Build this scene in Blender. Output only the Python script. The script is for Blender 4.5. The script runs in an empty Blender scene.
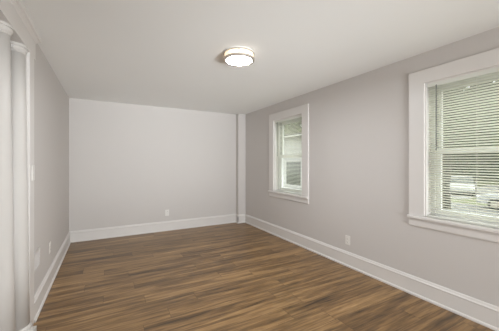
import bpy, bmesh, math, random
from mathutils import Vector, Matrix
random.seed(7)
S = bpy.context.scene
C = S.collection
PI = math.pi

# ------------------------------------------------------------------ camera
cd = bpy.data.cameras.new('camera'); cam = bpy.data.objects.new('camera', cd); C.objects.link(cam)
cd.sensor_width = 36.0
cd.lens = 260.1 / 499 * 36.0
cd.shift_y = -2.9 / 499
cd.clip_start = 0.02
cam.location = (0, 0, 1.349)
cam.rotation_euler = (PI / 2, 0, -math.radians(28.85))
S.camera = cam

# ------------------------------------------------------------------ light
S.view_settings.view_transform = 'Standard'
S.view_settings.look = 'None'
S.view_settings.exposure = 0.0
S.view_settings.gamma = 1.0
S.view_settings.use_curve_mapping = False
W = bpy.data.worlds.new('overcast_sky'); S.world = W; W.use_nodes = True
bg = W.node_tree.nodes['Background']
bg.inputs['Color'].default_value = (0.95, 0.98, 1.0, 1)
bg.inputs['Strength'].default_value = 4.0

def area(name, loc, rot, sx, sy, power, col, spread=180):
    l = bpy.data.lights.new(name, 'AREA'); l.shape = 'RECTANGLE'; l.size = sx; l.size_y = sy
    l.energy = power; l.color = col; l.spread = math.radians(spread)
    o = bpy.data.objects.new(name, l); C.objects.link(o); o.location = loc; o.rotation_euler = rot
    return o
# unseen fill lights added far behind the camera: one aimed at the ceiling, one ahead
area('ceiling_fill', (1.4, -2.4, 0.22), (math.radians(90 + 18), 0, math.radians(2)), 1.7, 0.45, 15.5, (0.86, 0.91, 0.945), 44)
area('room_fill', (1.2, -4.2, 0.6), (math.radians(90 + 13), 0, math.radians(2)), 1.8, 0.9, 205, (0.85, 0.905, 0.945))

# ------------------------------------------------------------------ materials
def lin(r, g, b):
    f = lambda v: (v / 255 / 12.92) if v / 255 <= 0.04045 else ((v / 255 + 0.055) / 1.055) ** 2.4
    return (f(r), f(g), f(b), 1)

def mat(name, rgb, rough=0.5, metal=0.0, noise=0.03, nscale=6.0, bump=0.0, bscale=200.0, spec=0.5):
    m = bpy.data.materials.new(name); m.use_nodes = True
    nt = m.node_tree; p = nt.nodes['Principled BSDF']
    p.inputs['Roughness'].default_value = rough
    p.inputs['Metallic'].default_value = metal
    p.inputs['Specular IOR Level'].default_value = spec
    c = lin(*rgb)
    tc = nt.nodes.new('ShaderNodeTexCoord')
    n = nt.nodes.new('ShaderNodeTexNoise'); n.inputs['Scale'].default_value = nscale
    nt.links.new(tc.outputs['Object'], n.inputs['Vector'])
    mx = nt.nodes.new('ShaderNodeMix'); mx.data_type = 'RGBA'
    mx.inputs['A'].default_value = tuple(v * (1 - noise) for v in c[:3]) + (1,)
    mx.inputs['B'].default_value = tuple(min(1, v * (1 + noise)) for v in c[:3]) + (1,)
    nt.links.new(n.outputs['Fac'], mx.inputs['Factor'])
    nt.links.new(mx.outputs['Result'], p.inputs['Base Color'])
    if bump:
        n2 = nt.nodes.new('ShaderNodeTexNoise'); n2.inputs['Scale'].default_value = bscale
        nt.links.new(tc.outputs['Object'], n2.inputs['Vector'])
        b = nt.nodes.new('ShaderNodeBump'); b.inputs['Strength'].default_value = bump
        b.inputs['Distance'].default_value = 0.002
        nt.links.new(n2.outputs['Fac'], b.inputs['Height'])
        nt.links.new(b.outputs['Normal'], p.inputs['Normal'])
    return m

M = {}
M['wall'] = mat('wall_paint', (213, 208, 204), 0.75, noise=0.012, nscale=1.5, bump=0.08, bscale=260, spec=0.25)
M['ceiling'] = mat('ceiling_paint', (240, 239, 236), 0.85, noise=0.015, nscale=1.2, bump=0.12, bscale=140, spec=0.2)
M['trim'] = mat('white_trim_paint', (229, 225, 221), 0.38, noise=0.012, nscale=3)
M['register'] = mat('painted_register_metal', (215, 210, 206), 0.45, noise=0.01)
M['column'] = mat('off_white_column_paint', (213, 209, 204), 0.42, noise=0.012, nscale=3)
M['vinyl'] = mat('white_vinyl', (238, 239, 236), 0.35, noise=0.01)
M['slat'] = mat('blind_slat_enamel', (226, 227, 218), 0.4, noise=0.02, nscale=9)
def slat_mat():
    m = mat('blind_slat_vinyl', (240, 240, 233), 0.4, noise=0.015, nscale=9)
    nt = m.node_tree; p = nt.nodes['Principled BSDF']; out = nt.nodes['Material Output']
    t = nt.nodes.new('ShaderNodeBsdfTranslucent'); t.inputs['Color'].default_value = lin(244, 244, 232)
    mx = nt.nodes.new('ShaderNodeMixShader'); mx.inputs[0].default_value = 0.42
    nt.links.new(p.outputs[0], mx.inputs[1]); nt.links.new(t.outputs[0], mx.inputs[2]); nt.links.new(mx.outputs[0], out.inputs['Surface'])
    return m
M['slat_vinyl'] = slat_mat()
M['wand'] = mat('smoky_wand_plastic', (88, 90, 85), 0.35)
M['gasket'] = mat('grey_gasket', (150, 152, 148), 0.7)
M['plastic'] = mat('white_plastic', (236, 233, 228), 0.3, noise=0.01)
M['slot'] = mat('dark_slot', (60, 56, 52), 0.6)
M['nickel'] = mat('brushed_nickel', (205, 196, 184), 0.45, metal=0.6, noise=0.05, nscale=40)
M['siding'] = mat('pale_siding', (166, 166, 162), 0.6, noise=0.03)
M['roof'] = mat('grey_shingle', (84, 80, 76), 0.9, noise=0.25, nscale=12)
M['house_white'] = mat('white_house_trim', (182, 182, 178), 0.5)
M['dark_glass'] = mat('dark_window_glass', (52, 58, 55), 0.12)
M['bark'] = mat('ivy_bark', (70, 68, 58), 0.95, noise=0.35, nscale=9, bump=0.5, bscale=30)
M['leaf_dark'] = mat('dark_leaves', (66, 78, 52), 0.6, noise=0.35, nscale=1.7)
M['leaf_mid'] = mat('mid_green_leaves', (94, 106, 64), 0.6, noise=0.35, nscale=1.7)
M['leaf_grey'] = mat('grey_green_leaves', (98, 106, 82), 0.6, noise=0.3, nscale=1.7)
M['lawn'] = mat('lawn_grass', (112, 116, 82), 0.9, noise=0.25, nscale=1.5, bump=0.5, bscale=60)
M['street'] = mat('pale_asphalt', (126, 125, 122), 0.9, noise=0.08, nscale=3, bump=0.2, bscale=90)
M['drive'] = mat('concrete_drive', (142, 140, 136), 0.9, noise=0.06, nscale=2)
M['car_white'] = mat('white_car_paint', (176, 177, 178), 0.2, noise=0.005)
M['car_silver'] = mat('silver_car_paint', (158, 158, 155), 0.25, noise=0.01)
M['tyre'] = mat('tyre_rubber', (38, 38, 40), 0.85)
M['lens_red'] = mat('red_lamp_lens', (150, 30, 26), 0.2)
M['lens_clear'] = mat('clear_lamp_lens', (220, 224, 226), 0.1)

def emis(name, rgb, strength, base=(240, 238, 230)):
    m = bpy.data.materials.new(name); m.use_nodes = True
    p = m.node_tree.nodes['Principled BSDF']
    p.inputs['Base Color'].default_value = lin(*base)
    p.inputs['Roughness'].default_value = 0.4
    p.inputs['Emission Color'].default_value = lin(*rgb)
    p.inputs['Emission Strength'].default_value = strength
    return m
M['diffuser'] = emis('lit_white_diffuser', (246, 250, 255), 165)
M['drum'] = emis('lit_frosted_drum', (255, 226, 190), 1.0)

def glass():
    m = bpy.data.materials.new('window_glass'); m.use_nodes = True
    nt = m.node_tree; nt.nodes.clear()
    out = nt.nodes.new('ShaderNodeOutputMaterial')
    tr = nt.nodes.new('ShaderNodeBsdfTransparent'); tr.inputs['Color'].default_value = (0.955, 0.97, 0.96, 1)
    gl = nt.nodes.new('ShaderNodeBsdfGlossy'); gl.inputs['Roughness'].default_value = 0.01
    lw = nt.nodes.new('ShaderNodeLayerWeight'); lw.inputs['Blend'].default_value = 0.5
    pw = nt.nodes.new('ShaderNodeMath'); pw.operation = 'POWER'; pw.inputs[1].default_value = 5.0
    nt.links.new(lw.outputs['Facing'], pw.inputs[0])
    fr = nt.nodes.new('ShaderNodeMath'); fr.operation = 'MULTIPLY_ADD'; fr.inputs[1].default_value = 0.9; fr.inputs[2].default_value = 0.04
    nt.links.new(pw.outputs[0], fr.inputs[0])
    mx = nt.nodes.new('ShaderNodeMixShader')
    nt.links.new(fr.outputs[0], mx.inputs[0]); nt.links.new(tr.outputs[0], mx.inputs[1])
    nt.links.new(gl.outputs[0], mx.inputs[2]); nt.links.new(mx.outputs[0], out.inputs[0])
    return m
M['glass'] = glass()

def floor_mat():
    m = bpy.data.materials.new('brown_plank_flooring'); m.use_nodes = True
    nt = m.node_tree; N = nt.nodes; L = nt.links; p = N['Principled BSDF']
    def math_(op, a, b=None, c=None):
        n = N.new('ShaderNodeMath'); n.operation = op
        for i, v in enumerate((a, b, c)):
            if v is None: continue
            if isinstance(v, (int, float)): n.inputs[i].default_value = v
            else: L.new(v, n.inputs[i])
        return n.outputs[0]
    tc = N.new('ShaderNodeTexCoord'); sp = N.new('ShaderNodeSeparateXYZ'); L.new(tc.outputs['Object'], sp.inputs[0])
    x, y = sp.outputs['X'], sp.outputs['Y']
    yr = math_('DIVIDE', y, 0.178); row = math_('FLOOR', yr); fy = math_('FRACT', yr)
    wn = N.new('ShaderNodeTexWhiteNoise'); wn.noise_dimensions = '1D'; L.new(row, wn.inputs['W'])
    xr = math_('ADD', math_('DIVIDE', x, 1.22), math_('MULTIPLY', wn.outputs['Value'], 7.0))
    col = math_('FLOOR', xr); fx = math_('FRACT', xr)
    cid = N.new('ShaderNodeCombineXYZ'); L.new(row, cid.inputs[0]); L.new(col, cid.inputs[1])
    wn2 = N.new('ShaderNodeTexWhiteNoise'); wn2.noise_dimensions = '2D'; L.new(cid.outputs[0], wn2.inputs['Vector'])
    rnd = wn2.outputs['Value']
    # grain, stretched along each plank and shifted from plank to plank
    def grain(sx, sy, detail, dist, shift, zs=31.0):
        cb = N.new('ShaderNodeCombineXYZ')
        L.new(math_('ADD', math_('MULTIPLY', x, sx), math_('MULTIPLY', rnd, shift)), cb.inputs[0])
        L.new(math_('MULTIPLY', y, sy), cb.inputs[1]); L.new(math_('MULTIPLY', rnd, zs), cb.inputs[2])
        n = N.new('ShaderNodeTexNoise'); n.inputs['Scale'].default_value = 1.0
        n.inputs['Detail'].default_value = detail; n.inputs['Distortion'].default_value = dist
        L.new(cb.outputs[0], n.inputs['Vector']); return n.outputs['Fac']
    g1 = grain(1.2, 15.0, 4.0, 0.8, 57.0)
    g3 = grain(1.0, 12.0, 4.0, 0.8, 0.0, 0.5)
    g1 = math_('ADD', math_('MULTIPLY', g1, 0.62), math_('MULTIPLY', g3, 0.5))
    g2 = grain(5.0, 70.0, 4.0, 0.3, 91.0)
    t = math_('ADD', math_('MULTIPLY', rnd, 0.10), math_('ADD', math_('MULTIPLY', g1, 0.95), math_('MULTIPLY', g2, 0.42)))
    t = math_('SUBTRACT', t, 0.36)
    cr = N.new('ShaderNodeValToRGB'); e = cr.color_ramp.elements
    e[0].position = 0.20; e[0].color = lin(72, 56, 39)
    e[1].position = 0.80; e[1].color = lin(212, 175, 126)
    k = cr.color_ramp.elements.new(0.40); k.color = lin(127, 98, 64)
    k = cr.color_ramp.elements.new(0.60); k.color = lin(170, 135, 91)
    L.new(t, cr.inputs[0])
    gy = math_('MINIMUM', fy, math_('SUBTRACT', 1.0, fy)); gx = math_('MINIMUM', fx, math_('SUBTRACT', 1.0, fx))
    gap = math_('MAXIMUM', math_('LESS_THAN', gy, 0.008), math_('LESS_THAN', gx, 0.0014))
    mx = N.new('ShaderNodeMix'); mx.data_type = 'RGBA'
    L.new(math_('MULTIPLY', gap, 0.6), mx.inputs['Factor']); L.new(cr.outputs[0], mx.inputs['A']); mx.inputs['B'].default_value = lin(48, 36, 28)
    L.new(mx.outputs['Result'], p.inputs['Base Color'])
    L.new(math_('ADD', math_('MULTIPLY', g2, 0.12), 0.28), p.inputs['Roughness'])
    p.inputs['Specular IOR Level'].default_value = 0.4
    b = N.new('ShaderNodeBump'); b.inputs['Strength'].default_value = 0.15; b.inputs['Distance'].default_value = 0.001
    L.new(math_('SUBTRACT', g2, gap), b.inputs['Height']); L.new(b.outputs['Normal'], p.inputs['Normal'])
    return m
M['floor'] = floor_mat()

# ------------------------------------------------------------------ mesh helpers
def box(bm, x0, x1, y0, y1, z0, z1):
    v = [bm.verts.new(p) for p in ((x0, y0, z0), (x1, y0, z0), (x1, y1, z0), (x0, y1, z0), (x0, y0, z1), (x1, y0, z1), (x1, y1, z1), (x0, y1, z1))]
    for f in ((3, 2, 1, 0), (4, 5, 6, 7), (0, 1, 5, 4), (1, 2, 6, 5), (2, 3, 7, 6), (3, 0, 4, 7)):
        bm.faces.new([v[i] for i in f])

def prism(bm, prof, place, a0, a1):
    """closed 2-D profile swept between two values; place(u, v, a) -> point"""
    A = [bm.verts.new(place(u, v, a0)) for u, v in prof]; B = [bm.verts.new(place(u, v, a1)) for u, v in prof]
    n = len(prof)
    for i in range(n): bm.faces.new((A[i], A[(i + 1) % n], B[(i + 1) % n], B[i]))
    bm.faces.new(A[::-1]); bm.faces.new(B)

def lathe(bm, prof, cx=0, cy=0, seg=48, cap=True):
    """profile of (radius, z) turned about a vertical axis"""
    rings = [[bm.verts.new((cx + r * math.cos(2 * PI * k / seg), cy + r * math.sin(2 * PI * k / seg), z)) for k in range(seg)] for r, z in prof]
    for a, b in zip(rings, rings[1:]):
        for k in range(seg): bm.faces.new((a[k], a[(k + 1) % seg], b[(k + 1) % seg], b[k]))
    if cap:
        bm.faces.new(rings[0][::-1]); bm.faces.new(rings[-1])

def tube(bm, p0, p1, r0, r1=None, seg=10):
    r1 = r0 if r1 is None else r1
    p0, p1 = Vector(p0), Vector(p1); d = (p1 - p0).normalized(); q = d.to_track_quat('Z', 'Y')
    R = [[bm.verts.new(p + q @ Vector((r * math.cos(2 * PI * k / seg), r * math.sin(2 * PI * k / seg), 0))) for k in range(seg)] for p, r in ((p0, r0), (p1, r1))]
    for k in range(seg): bm.faces.new((R[0][k], R[0][(k + 1) % seg], R[1][(k + 1) % seg], R[1][k]))
    bm.faces.new(R[0][::-1]); bm.faces.new(R[1])

def obj(name, bm, m, parent=None, bevel=0.0, smooth=False, segs=2):
    bmesh.ops.recalc_face_normals(bm, faces=bm.faces[:])
    me = bpy.data.meshes.new(name); bm.to_mesh(me); bm.free()
    me.materials.append(m)
    o = bpy.data.objects.new(name, me); C.objects.link(o)
    if parent: o.parent = parent
    if smooth:
        for f in me.polygons: f.use_smooth = True
    if bevel:
        b = o.modifiers.new('bevel', 'BEVEL'); b.width = bevel; b.segments = segs; b.limit_method = 'ANGLE'; b.angle_limit = math.radians(40)
    return o

def thing(name, label, cat, loc=(0, 0, 0), group=None, rz=0.0):
    o = bpy.data.objects.new(name, None); C.objects.link(o); o.location = loc; o.rotation_euler = (0, 0, rz)
    o.empty_display_size = 0.1
    o['label'] = label; o['category'] = cat
    if group: o['group'] = group
    return o

def struct(o, label=None, cat=None):
    o['kind'] = 'structure'
    if label: o['label'] = label; o['category'] = cat
    return o

def BM(): return bmesh.new()

# ------------------------------------------------------------------ room shell
XL, XR, YB, YN, H = -0.55, 2.76, 5.31, -5.2, 2.44
XS = -3.2                                  # far side of the room beyond the columned opening
TR = 0.20                                  # thickness of the right (outer) wall
bm = BM(); box(bm, XS, XR + TR, YN - .15, YB + .15, -0.12, 0.0)
struct(obj('floor', bm, M['floor']), 'brown wood plank floor with streaky grain running across the room', 'floor')
bm = BM(); box(bm, XS, XR + TR, YN - .15, YB + .15, H, H + 0.15)
struct(obj('ceiling', bm, M['ceiling']), 'smooth off-white ceiling', 'ceiling')
bm = BM(); box(bm, XS, XR + TR, YB, YB + .15, 0, H)
struct(obj('wall_back', bm, M['wall']), 'pale grey back wall with one outlet', 'wall')
bm = BM(); box(bm, XS, XR + TR, YN - .15, YN, 0, H)
struct(obj('wall_near', bm, M['wall']), 'pale grey wall behind the camera', 'wall')
bm = BM(); box(bm, XS - .15, XS, YN - .15, YB + .15, 0, H)
struct(obj('wall_far_left', bm, M['wall']), 'pale grey far wall of the room beyond the columns', 'wall')
# left wall, with the wide columned opening
OY0, OY1, OZ = -0.30, 2.655, 2.235
TL = 0.14
bm = BM()
box(bm, XL - TL, XL, OY1, YB, 0, H); box(bm, XL - TL, XL, YN, OY0, 0, H); box(bm, XL - TL, XL, OY0, OY1, OZ, H)
struct(obj('wall_left', bm, M['wall']), 'pale grey left wall beyond the columned opening', 'wall')
# right wall with two window openings
WIN = [(3.240, 4.052), (0.605, 1.417)]      # y ranges of the openings
WZ0, WZ1 = 0.785, 2.135
bm = BM()
ys = [YN, WIN[1][0], WIN[1][1], WIN[0][0], WIN[0][1], YB]
for i in range(5):
    if i in (1, 3):
        box(bm, XR, XR + TR, ys[i], ys[i + 1], 0, WZ0); box(bm, XR, XR + TR, ys[i], ys[i + 1], WZ1, H)
    else: box(bm, XR, XR + TR, ys[i], ys[i + 1], 0, H)
struct(obj('wall_right', bm, M['wall']), 'pale grey right wall holding the two windows', 'wall')
# boxed pipe chase in the far right corner
CX, CY = 2.575, 5.192
bm = BM(); box(bm, CX, XR, CY, YB, 0, H)
struct(obj('wall_corner', bm, M['wall'], bevel=0.004), 'narrow boxed-out column in the far right corner', 'wall')

# baseboards: tall flat board, moulded cap, shoe at the floor
BP = [(0, 0), (.030, 0), (.030, .012), (.026, .022), (.018, .026), (.018, .150), (.0215, .154), (.0215, .162), (.015, .170), (.011, .182), (.006, .190), (0, .190)]
def base(name, plc, a0, a1, label):
    bm = BM(); prism(bm, BP, plc, a0, a1)
    return struct(obj(name, bm, M['trim'], bevel=0.0015), label, 'baseboard')
base('baseboard_back', lambda u, v, a: (a, YB - u, v), XL, CX, 'tall white baseboard along the back wall')
base('baseboard_left', lambda u, v, a: (XL + u, a, v), 2.79, YB, 'tall white baseboard along the left wall')
base('baseboard_right', lambda u, v, a: (XR - u, a, v), YN, CY, 'tall white baseboard along the right wall')
bm = BM()
prism(bm, BP, lambda u, v, a: (a, CY - u, v), CX - .018, XR)
prism(bm, BP, lambda u, v, a: (CX - u, a, v), CY - .018, YB)
struct(obj('baseboard_corner', bm, M['trim'], bevel=0.0015), 'short white baseboard wrapped round the corner column', 'baseboard')

# ------------------------------------------------------------------ left cased opening: trim, entablature, columns
bm = BM()
box(bm, XL, XL + .020, 2.645, 2.790, 0, 2.235)
struct(obj('trim_1', bm, M['trim'], bevel=0.003), 'flat white casing board beside the columned opening', 'trim')
bm = BM(); box(bm, XL - TL - .001, XL + .001, 2.636, 2.656, 0, OZ)
struct(obj('trim_2', bm, M['trim'], bevel=0.002), 'white jamb board lining the end of the left wall', 'trim')
FX = XL + .022
bm = BM()
EP = [(XL - TL - .02, 2.222), (FX, 2.222), (FX, 2.362), (FX + .004, 2.364), (FX + .006, 2.370), (FX + .012, 2.376), (FX + .018, 2.380),
      (FX + .020, 2.386), (FX + .032, 2.388), (FX + .035, 2.391), (FX + .035, 2.417), (FX + .030, 2.417), (FX + .030, 2.4395), (XL, 2.4395), (XL, 2.2385), (XL - TL - .02, 2.2385)]
EY = 2.825
prism(bm, EP, lambda u, v, a: (u, a + (max(0, u - FX) if a == EY else 0), v), OY0 - .14, EY)   # mitred far end
# return of the crown at the far end
RP = [(0, 2.362), (.004, 2.364), (.006, 2.370), (.012, 2.376), (.018, 2.380), (.020, 2.386), (.032, 2.388), (.035, 2.391), (.035, 2.417), (.030, 2.417), (.030, 2.4395), (0, 2.4395)]
prism(bm, RP, lambda u, v, a: (XL if a < .5 else FX + u, EY + u, v), 0, 1)
struct(obj('trim_3', bm, M['trim']), 'white entablature with crown moulding over the columned opening', 'trim')

def column(x, y, label):
    t = thing('round_column', label, 'column', (x, y, 0), 'white columns in the left opening')
    R = .066
    bm = BM(); lathe(bm, [(.091, .13), (.085, .6), (.078, 1.15), (.071, 1.7), (R, 2.172)], seg=64); obj('shaft', bm, M['column'], t, smooth=True).data
    bm = BM()
    lathe(bm, [(R, 2.160), (R + .003, 2.162), (R + .004, 2.165), (R + .002, 2.168), (R + .001, 2.172), (R + .006, 2.178), (R + .011, 2.186), (R + .013, 2.193), (R + .012, 2.198),
               (R + .006, 2.200), (R + .006, 2.204), (R + .014, 2.2045), (R + .014, 2.2215)], seg=64)
    obj('capital', bm, M['column'], t)
    bm = BM()
    lathe(bm, [(.108, .045), (.112, .06), (.108, .078), (.097, .088), (.097, .10), (.101, .112), (.097, .122), (.091, .131)], seg=64)
    b = obj('column_base', bm, M['column'], t)
    bm = BM(); box(bm, -.112, .112, -.112, .112, .0, .046); obj('plinth', bm, M['column'], b, bevel=0.002)
    return t
column(-.605, 2.20, 'round white column with ringed capital at the left edge of the photo, nearest the camera')
column(-.600, 2.535, 'round white column against the end of the left wall, behind the nearer column')

# ------------------------------------------------------------------ windows
def window(idx, y0, y1, label):
    name = 'window_%d' % idx
    ow = .145
    z0, z1 = .785, 2.135
    root = bpy.data.objects.new(name, None); C.objects.link(root); root.location = (XR, (y0 + y1) / 2, z0)
    root['kind'] = 'structure'; root['label'] = label; root['category'] = 'window'
    yc = (y0 + y1) / 2; hw = (y1 - y0) / 2
    # local frame: x outward from the wall face, y along the wall, z above the opening's sill
    h = z1 - z0
    bm = BM(); a_, b_ = hw + ow, hw - .004
    prism(bm, [(-a_, .03), (-b_, .03), (-b_, h - .004), (b_, h - .004), (b_, .03), (a_, .03), (a_, h + .13), (-a_, h + .13)], lambda u, v, a: (a, u, v), -.020, 0)
    obj('casing', bm, M['trim'], root, bevel=0.003)
    bm = BM(); prism(bm, [(-.042, 0), (-.046, .006), (-.046, .022), (-.040, .030), (.09, .030), (.09, 0)], lambda u, v, a: (u, a, v), -hw - ow - .004, hw + ow + .004)
    # notch between the jambs is covered by the wall itself
    obj('stool', bm, M['trim'], root, bevel=0.001)
    bm = BM(); prism(bm, [(-.018, -.001), (-.018, -.070), (-.012, -.082), (0, -.082), (0, -.001)], lambda u, v, a: (u, a, v), -hw - ow, hw + ow)
    obj('apron', bm, M['trim'], root, bevel=0.001)
    # jamb lining
    t = .014
    bm = BM()
    box(bm, 0, TR, -hw, -hw + t, .03, h); box(bm, 0, TR, hw - t, hw, .03, h); box(bm, 0, TR, -hw + t, hw - t, h - t, h)
    box(bm, .09, TR + .04, -hw + t, hw - t, .0, .028)
    obj('jamb', bm, M['trim'], root)
    # vinyl frame
    a = hw - t; fw = .036
    bm = BM()
    box(bm, .085, .175, -a, -a + fw, .03, h - t); box(bm, .085, .175, a - fw, a, .03, h - t)
    box(bm, .085, .175, -a + fw, a - fw, h - t - fw, h - t); box(bm, .085, .175, -a + fw, a - fw, .03, .03 + fw * .7)
    obj('window_frame', bm, M['vinyl'], root, bevel=0.002)
    mid = 1.463 - z0
    def sash(nm, x0, x1, za, zb, st, top, bot):
        b = a - fw
        bm = BM()
        box(bm, x0, x1, -b, -b + st, za, zb); box(bm, x0, x1, b - st, b, za, zb)
        box(bm, x0, x1, -b + st, b - st, zb - top, zb); box(bm, x0, x1, -b + st, b - st, za, za + bot)
        s = obj(nm, bm, M['vinyl'], root, bevel=0.002)
        bm = BM(); box(bm, (x0 + x1) / 2 - .002, (x0 + x1) / 2 + .002, -b + st - .004, b - st + .004, za + bot - .004, zb - top + .004)
        obj('pane', bm, M['glass'], s)
        return s
    us = sash('upper_sash', .138, .168, mid - .02, h - t - fw, .034, .034, .04)
    bm = BM()
    for s in (-1, 1):
        yy = s * (a - fw - .004); box(bm, .100, .137, min(yy, yy + s * .0035), max(yy, yy + s * .0035), mid + .022, h - t - fw)
        box(bm, .1345, .1385, min(s * (a - fw), s * (a - fw - .006)), max(s * (a - fw), s * (a - fw - .006)), mid + .022, h - t - fw)
    obj('weatherstrip', bm, M['gasket'], us)
    ls = sash('lower_sash', .100, .132, .03 + fw * .7, mid + .020, .046, .042, .05)
    bm = BM(); box(bm, .088, .101, -.03, .03, mid + .006, mid + .020); obj('sash_lock', bm, M['vinyl'], ls, bevel=0.003)
    return yc, hw - t, z0

def blind(y0, y1, label, tilt, bottom, group='white slatted blinds in the windows'):
    yc = (y0 + y1) / 2; hb = (y1 - y0) / 2 - .014 - .006
    t = thing('window_blind', label, 'blind', (XR + .024, yc, .815), group)
    top = 2.135 - .014 - .815
    bm = BM(); prism(bm, [(-.020, top), (-.020, top - .034), (-.016, top - .038), (.018, top - .038), (.020, top - .034), (.020, top)], lambda u, v, a: (u, a, v), -hb, hb)
    obj('headrail', bm, M['slat'], t, bevel=0.001)
    bm = BM()
    w = .0125; z = bottom + .028; tops = top - .046
    nsl = int((tops - z) / .0226)
    for k in range(nsl):
        zc = tops - .0226 * (k + .3)
        pts = []
        for q in range(5):                       # gently crowned slat section
            s = -1 + q / 2
            pts.append((s * w, .0016 * (1 - s * s)))
        c, sn = math.cos(tilt), math.sin(tilt)
        up = [(u * c + v * sn, zc - u * sn + v * c) for u, v in pts]
        dn = [(u * c + (v - .0006) * sn, zc - u * sn + (v - .0006) * c) for u, v in reversed(pts)]
        prism(bm, up + dn, lambda u, v, a: (u, a, v), -hb + .003, hb - .003)
    obj('slats', bm, M['slat_vinyl'], t)
    bm = BM(); box(bm, -.012, .012, -hb + .002, hb - .002, bottom + .002, bottom + .018); obj('bottom_rail', bm, M['slat'], t, bevel=0.002)
    for yy in (-hb + .13, 0, hb - .13):
        bm = BM()
        for xx in (-.0135, .0135): tube(bm, (xx, yy, bottom + .016), (xx, yy, top - .036), .0007, seg=6)
        obj('ladder_cord', bm, M['plastic'], t)
    wy = hb - .082
    bm = BM(); tube(bm, (-.026, wy, top - .655), (-.026, wy, top - .03), .0042, seg=6)
    tube(bm, (-.026, wy, top - .03), (-.012, wy, top - .022), .0025, seg=6)
    obj('tilt_wand', bm, M['wand'], t)['label'] = 'dark grey hanging tilt wand'
    return t

window(1, *WIN[0], 'far double-hung window in white casing, near the corner column')
window(2, *WIN[1], 'near double-hung window in white casing, cut by the right edge of the photo')
blind(*WIN[0], 'white mini blind lowered in the far window', math.radians(20), .002)
blind(*WIN[1], 'white mini blind lowered in the near window at the right edge', math.radians(28), .002)

# ------------------------------------------------------------------ ceiling light
t = thing('ceiling_light', 'round flush-mount ceiling light with two metal rings and a lit white diffuser', 'ceiling light', (1.156, 2.314, H))
R = .154
bm = BM(); lathe(bm, [(R - .006, -.012), (R - .004, -.010), (R - .004, 0)], seg=64); obj('canopy', bm, M['plastic'], t)
bm = BM(); lathe(bm, [(R - .012, -.072), (R - .012, -.012)], cap=False, seg=64); obj('glass_drum', bm, M['drum'], t, smooth=True)
def ring(name, ri, ro, z0, z1):
    bm = BM(); seg = 72
    prof = [(ri, z0), (ro - .002, z0), (ro, z0 + .002), (ro, z1 - .002), (ro - .002, z1), (ri, z1)]
    rr = [[bm.verts.new((r * math.cos(2 * PI * k / seg), r * math.sin(2 * PI * k / seg), z)) for k in range(seg)] for r, z in prof]
    for i in range(len(prof)):
        a, b = rr[i], rr[(i + 1) % len(prof)]
        for k in range(seg): bm.faces.new((a[k], a[(k + 1) % seg], b[(k + 1) % seg], b[k]))
    return obj(name, bm, M['nickel'], t)
ring('upper_ring', R - .012, R, -.020, -.010)
ring('lower_ring', R - .026, R, -.081, -.062)
bm = BM(); lathe(bm, [(.02, -.077), (.08, -.0765), (R - .027, -.074), (R - .027, -.069)], seg=64); obj('diffuser', bm, M['diffuser'], t)
for k in range(4):
    a = math.radians(64 + 90 * k)
    bm = BM(); p = ((R - .005) * math.cos(a), (R - .005) * math.sin(a))
    tube(bm, (p[0], p[1], -.066), (p[0], p[1], -.018), .0035, seg=10); obj('post', bm, M['nickel'], t)

# ------------------------------------------------------------------ outlets, switch, register
def outlet(label, loc, rz):
    """plate in its own xz plane, facing local -y"""
    t = thing('wall_outlet', label, 'outlet', loc, 'white wall outlets', rz)
    bm = BM(); box(bm, -.037, .037, -.006, 0, -.060, .060); obj('cover_plate', bm, M['plastic'], t, bevel=0.003)
    for s in (-1, 1):
        bm = BM(); seg = 24
        pts = []
        for k in range(seg):
            a = 2 * PI * k / seg; pts.append((.0165 * math.cos(a), max(-.0125, min(.0125, .0165 * math.sin(a))) + s * .0215))
        prism(bm, pts, lambda u, v, a: (u, a, v), -.0085, -.005)
        r = obj('receptacle', bm, M['plastic'], t)
        bm = BM()
        box(bm, -.0075, -.0055, -.0088, -.008, s * .0215 - .001, s * .0215 + .007); box(bm, .0055, .0075, -.0088, -.008, s * .0215 - .001, s * .0215 + .007)
        tube(bm, (0, -.0088, s * .0215 - .007), (0, -.008, s * .0215 - .007), .0022, seg=10)
        obj('slot', bm, M['slot'], r)
    return t
outlet('white wall outlet low on the back wall', (1.057, YB, .354), 0)
outlet('white wall outlet low on the right wall between the windows', (XR, 2.352, .338), -PI / 2)
outlet('white wall outlet on the left wall, past the register', (XL, 3.60, .405), PI / 2)

t = thing('light_switch', 'white light switch on the casing board beside the columns', 'switch', (XL + .020, 2.735, 1.265), None, PI / 2)
bm = BM(); box(bm, -.036, .036, -.007, 0, -.064, .064); obj('switch_plate', bm, M['plastic'], t, bevel=0.003)
bm = BM(); prism(bm, [(-.012, -.007), (-.012, .010), (-.018, .004), (-.007, -.010)], lambda u, v, a: (a, u + .004, v), -.005, .005); obj('toggle', bm, M['plastic'], t, bevel=0.001)

t = thing('wall_register', 'white vent register low on the left wall beside the casing', 'vent', (XL, 2.945, .480), None, PI / 2)
bm = BM()
hw, hh = .122, .084
for (a, b, c, d) in ((-hw, hw, hh - .018, hh), (-hw, hw, -hh, -hh + .018), (-hw, -hw + .018, -hh + .018, hh - .018), (hw - .018, hw, -hh + .018, hh - .018)):
    box(bm, a, b, -.012, 0, c, d)
obj('register_frame', bm, M['register'], t, bevel=0.003)
bm = BM()
for k in range(9):
    z = -hh + .025 + k * .0148
    prism(bm, [(-.010, z - .002), (-.001, z + .009), (0, z + .009), (-.008, z - .002)], lambda u, v, a: (a, u, v), -hw + .018, hw - .018)
obj('louvers', bm, M['register'], t)

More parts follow.
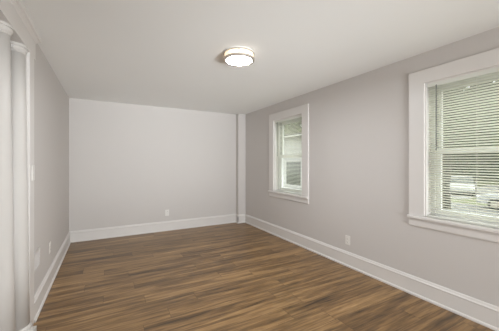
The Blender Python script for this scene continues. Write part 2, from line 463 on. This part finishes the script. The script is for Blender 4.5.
# ------------------------------------------------------------------ outdoors
G = -1.20
def ground(name, x0, x1, y0, y1, z, m, label, cat):
    bm = BM(); box(bm, x0, x1, y0, y1, z - .2, z); struct(obj(name, bm, m), label, cat)
ground('ground', -30, 90, -50, 90, G - .03, M['lawn'], 'lawn seen through the blinds', 'lawn')
ground('bounce_strip', 3.0, 8.0, -20, 40, G - .005, M['drive'], 'added pale strip bouncing neutral daylight between the two houses', 'bounce_strip')  # unseen strip, added to offset the lawn's green bounce light
ground('street', 10.5, 19.8, -50, 90, G, M['street'], 'pale street seen through the near window', 'street')
ground('driveway', 21.6, 40, 8.7, 12.6, G, M['drive'], 'pale driveway beyond the street', 'driveway')

def car(label, x, y, rz, m, group=None):
    t = thing('car', label, 'car', (x, y, G), group, rz)        # local x = forward
    L_, Wd = 4.4, 1.76
    bm = BM()
    prof = [(-2.2, .32), (-2.22, .62), (-2.12, .88), (-1.55, .95), (-.9, .97), (.95, .93), (1.75, .84), (2.12, .68), (2.2, .46), (2.16, .28)]
    prism(bm, prof, lambda u, v, a: (u, a, v), -Wd / 2, Wd / 2)
    obj('body', bm, m, t, bevel=0.09, smooth=False, segs=3)
    cab = [(-1.75, .93), (-1.10, 1.38), (.25, 1.40), (1.08, .92)]
    bm = BM()
    lo = [bm.verts.new((u, s * (Wd / 2 - (.06 if v < 1 else .20)), v)) for s in (-1, 1) for u, v in cab]
    bm.faces.new(lo[:4]); bm.faces.new(lo[4:])
    for i in range(4): bm.faces.new((lo[i], lo[(i + 1) % 4], lo[4 + (i + 1) % 4], lo[4 + i]))
    g = obj('windows', bm, M['dark_glass'], t, bevel=0.03)
    bm = BM(); prism(bm, [(-1.14, 1.37), (-1.02, 1.435), (.18, 1.445), (.32, 1.385)], lambda u, v, a: (u, a, v), -Wd / 2 + .19, Wd / 2 - .19)
    obj('roof', bm, m, t, bevel=0.02)
    for sx in (-1.34, 1.36):
        for s in (-1, 1):
            bm = BM(); tube(bm, (sx, s * (Wd / 2 - .19), .32), (sx, s * (Wd / 2 + .01), .32), .32, seg=28)
            wv = obj('wheel', bm, M['tyre'], t, bevel=0.03)
            bm = BM(); tube(bm, (sx, s * (Wd / 2), .32), (sx, s * (Wd / 2 + .02), .32), .20, seg=20); obj('hubcap', bm, M['nickel'], wv)
    for s in (-1, 1):
        bm = BM(); box(bm, 2.06, 2.19, s * .72 - .16, s * .72 + .16, .60, .72); obj('headlight', bm, M['lens_clear'], t, bevel=0.02)
        bm = BM(); box(bm, -2.235, -2.1, s * .74 - .13, s * .74 + .13, .66, .82); obj('tail_light', bm, M['lens_red'], t, bevel=0.02)
    return t
car('silver car parked nose-on on the driveway, seen through the near window', 25.6, 10.3, PI + .32, M['car_silver'])
car('white car parked along the street, at the right edge of the near window', 19.0, 4.45, PI / 2, M['car_white'])

def tree(label, x, y, hgt, crown_r, crown_z, m, trunk_r, seed, n=1500, leaf=.30, squash=1.0):
    rnd = random.Random(seed)
    t = thing('tree', label, 'tree', (x, y, G - .03), 'trees outside')
    bm = BM()
    pts = [(Vector((rnd.uniform(-.08, .08) * k, rnd.uniform(-.08, .08) * k, k / 5 * hgt * .72)), trunk_r * (1.15 - .16 * k)) for k in range(6)]
    for (p, r), (q, s) in zip(pts, pts[1:]): tube(bm, p, q, r, s, seg=12)
    for k in range(6):
        a = k * 1.05 + rnd.random(); z0 = hgt * rnd.uniform(.35, .6)
        tube(bm, (0, 0, z0), (math.cos(a) * crown_r * .6, math.sin(a) * crown_r * .6, z0 + crown_r * .55), trunk_r * .35, trunk_r * .1, seg=6)
    obj('trunk', bm, M['bark'], t)
    bm = BM()
    lobes = [(Vector((rnd.gauss(0, .42), rnd.gauss(0, .42), rnd.gauss(0, .38) * squash)) * crown_r, crown_r * rnd.uniform(.35, .6)) for _ in range(14)]
    for _ in range(n):
        c, r = rnd.choice(lobes)
        d = Vector((rnd.gauss(0, 1), rnd.gauss(0, 1), rnd.gauss(0, 1))).normalized() * r * rnd.uniform(.6, 1.0)
        p = c + d + Vector((0, 0, crown_z))
        nrm = (d.normalized() + Vector((rnd.gauss(0, .5), rnd.gauss(0, .5), rnd.gauss(0, .5)))).normalized()
        q = nrm.to_track_quat('Z', 'Y'); s = leaf * rnd.uniform(.6, 1.3)
        a = rnd.random() * PI
        e1 = q @ Vector((math.cos(a), math.sin(a), 0)) * s; e2 = q @ Vector((-math.sin(a), math.cos(a), 0)) * s * .55
        up = nrm * s * .12
        v = [bm.verts.new(p - e1), bm.verts.new(p - e2 * .9 + up), bm.verts.new(p + e1), bm.verts.new(p + e2 * .9 + up)]
        bm.faces.new(v)
    obj('foliage', bm, m, t)
tree('dark-trunked tree by the street at the left side of the near window', 15.6, 7.10, 9, 2.4, 6.0, M['leaf_dark'], .30, 3, n=2000)
tree('grey-green tree across the street, left in the near window', 27.5, 16.6, 12, 2.9, 3.9, M['leaf_grey'], .35, 5, n=5200, leaf=.5, squash=1.5)
tree('dark green tree beyond the driveway, at the middle of the near window', 37.5, 14.2, 14, 3.2, 4.6, M['leaf_dark'], .35, 8, n=5200, leaf=.52, squash=1.5)
tree('light green tree beyond the lawn, right in the near window', 30, 5.4, 12, 3.2, 4.0, M['leaf_mid'], .35, 12, n=5200, leaf=.50, squash=1.5)
tree('mid-green tree rising over the neighbouring house in the far window', 12.6, 15.8, 10, 3.6, 6.2, M['leaf_mid'], .3, 21, n=2200, leaf=.3)

hd = thing('hedge', 'tall dark green hedge closing the view beyond the trees in the near window', 'hedge', (48, 24, G - .03))
rnd = random.Random(4); bm = BM()
for _ in range(13000):
    p = Vector((rnd.gauss(0, 1.1), rnd.uniform(-26, 26), 0)); p.z = rnd.uniform(0, 12.5 + 1.6 * math.sin(p.y * .6) + 1.1 * math.sin(p.y * 1.7))
    q = Vector((-1 + rnd.gauss(0, .5), rnd.gauss(0, .6), rnd.gauss(.3, .6))).normalized().to_track_quat('Z', 'Y'); s_ = rnd.uniform(.35, .75); a = rnd.random() * PI
    e1 = q @ Vector((math.cos(a), math.sin(a), 0)) * s_; e2 = q @ Vector((-math.sin(a), math.cos(a), 0)) * s_ * .6
    bm.faces.new([bm.verts.new(p - e1), bm.verts.new(p - e2), bm.verts.new(p + e1), bm.verts.new(p + e2)])
obj('foliage', bm, M['leaf_dark'], hd)
bm = BM(); box(bm, -.5, .5, -26, 26, 0, 9.0); obj('stems', bm, M['bark'], hd)

# neighbouring house seen through the far window
hs = thing('house', 'pale sided neighbouring house seen through the far window', 'house', (7.0, 9.5, G))
z_e = 2.42 - G
bm = BM()
y0, y1 = -2.9, 3.2
n = int(z_e / .115); pr = []
for k in range(n):
    z = k * z_e / n; pr += [(-.022, z), (-.004, z + z_e / n)]
pr = [(3.8, 0)] + pr + [(3.8, z_e)]
prism(bm, pr, lambda u, v, a: (u, a, v), y0, y1)
obj('siding', bm, M['siding'], hs)
bm = BM(); prism(bm, [(-.30, z_e), (-.30, z_e + .10), (1.9, z_e + .42), (4.1, z_e + .10), (4.1, z_e)], lambda u, v, a: (u, a, v), y0 - .2, y1 + .2)
obj('roof', bm, M['roof'], hs)
bm = BM(); box(bm, -.40, -.28, y0 - .2, y1 + .2, z_e - .02, z_e + .05); obj('gutter', bm, M['house_white'], hs, bevel=0.02)
wy0, wy1, wz0, wz1 = -1.22, -.24, 1.60, 2.58
bm = BM()
for (a, b, c, d) in ((wy0 - .06, wy1 + .06, wz1, wz1 + .08), (wy0 - .08, wy1 + .08, wz0 - .06, wz0), (wy0 - .06, wy0, wz0, wz1), (wy1, wy1 + .06, wz0, wz1)):
    box(bm, -.06, -.005, a, b, c, d)
wf = obj('window', bm, M['house_white'], hs)
bm = BM(); box(bm, -.035, -.02, wy0, wy1, wz0, wz1); obj('pane', bm, M['dark_glass'], wf)
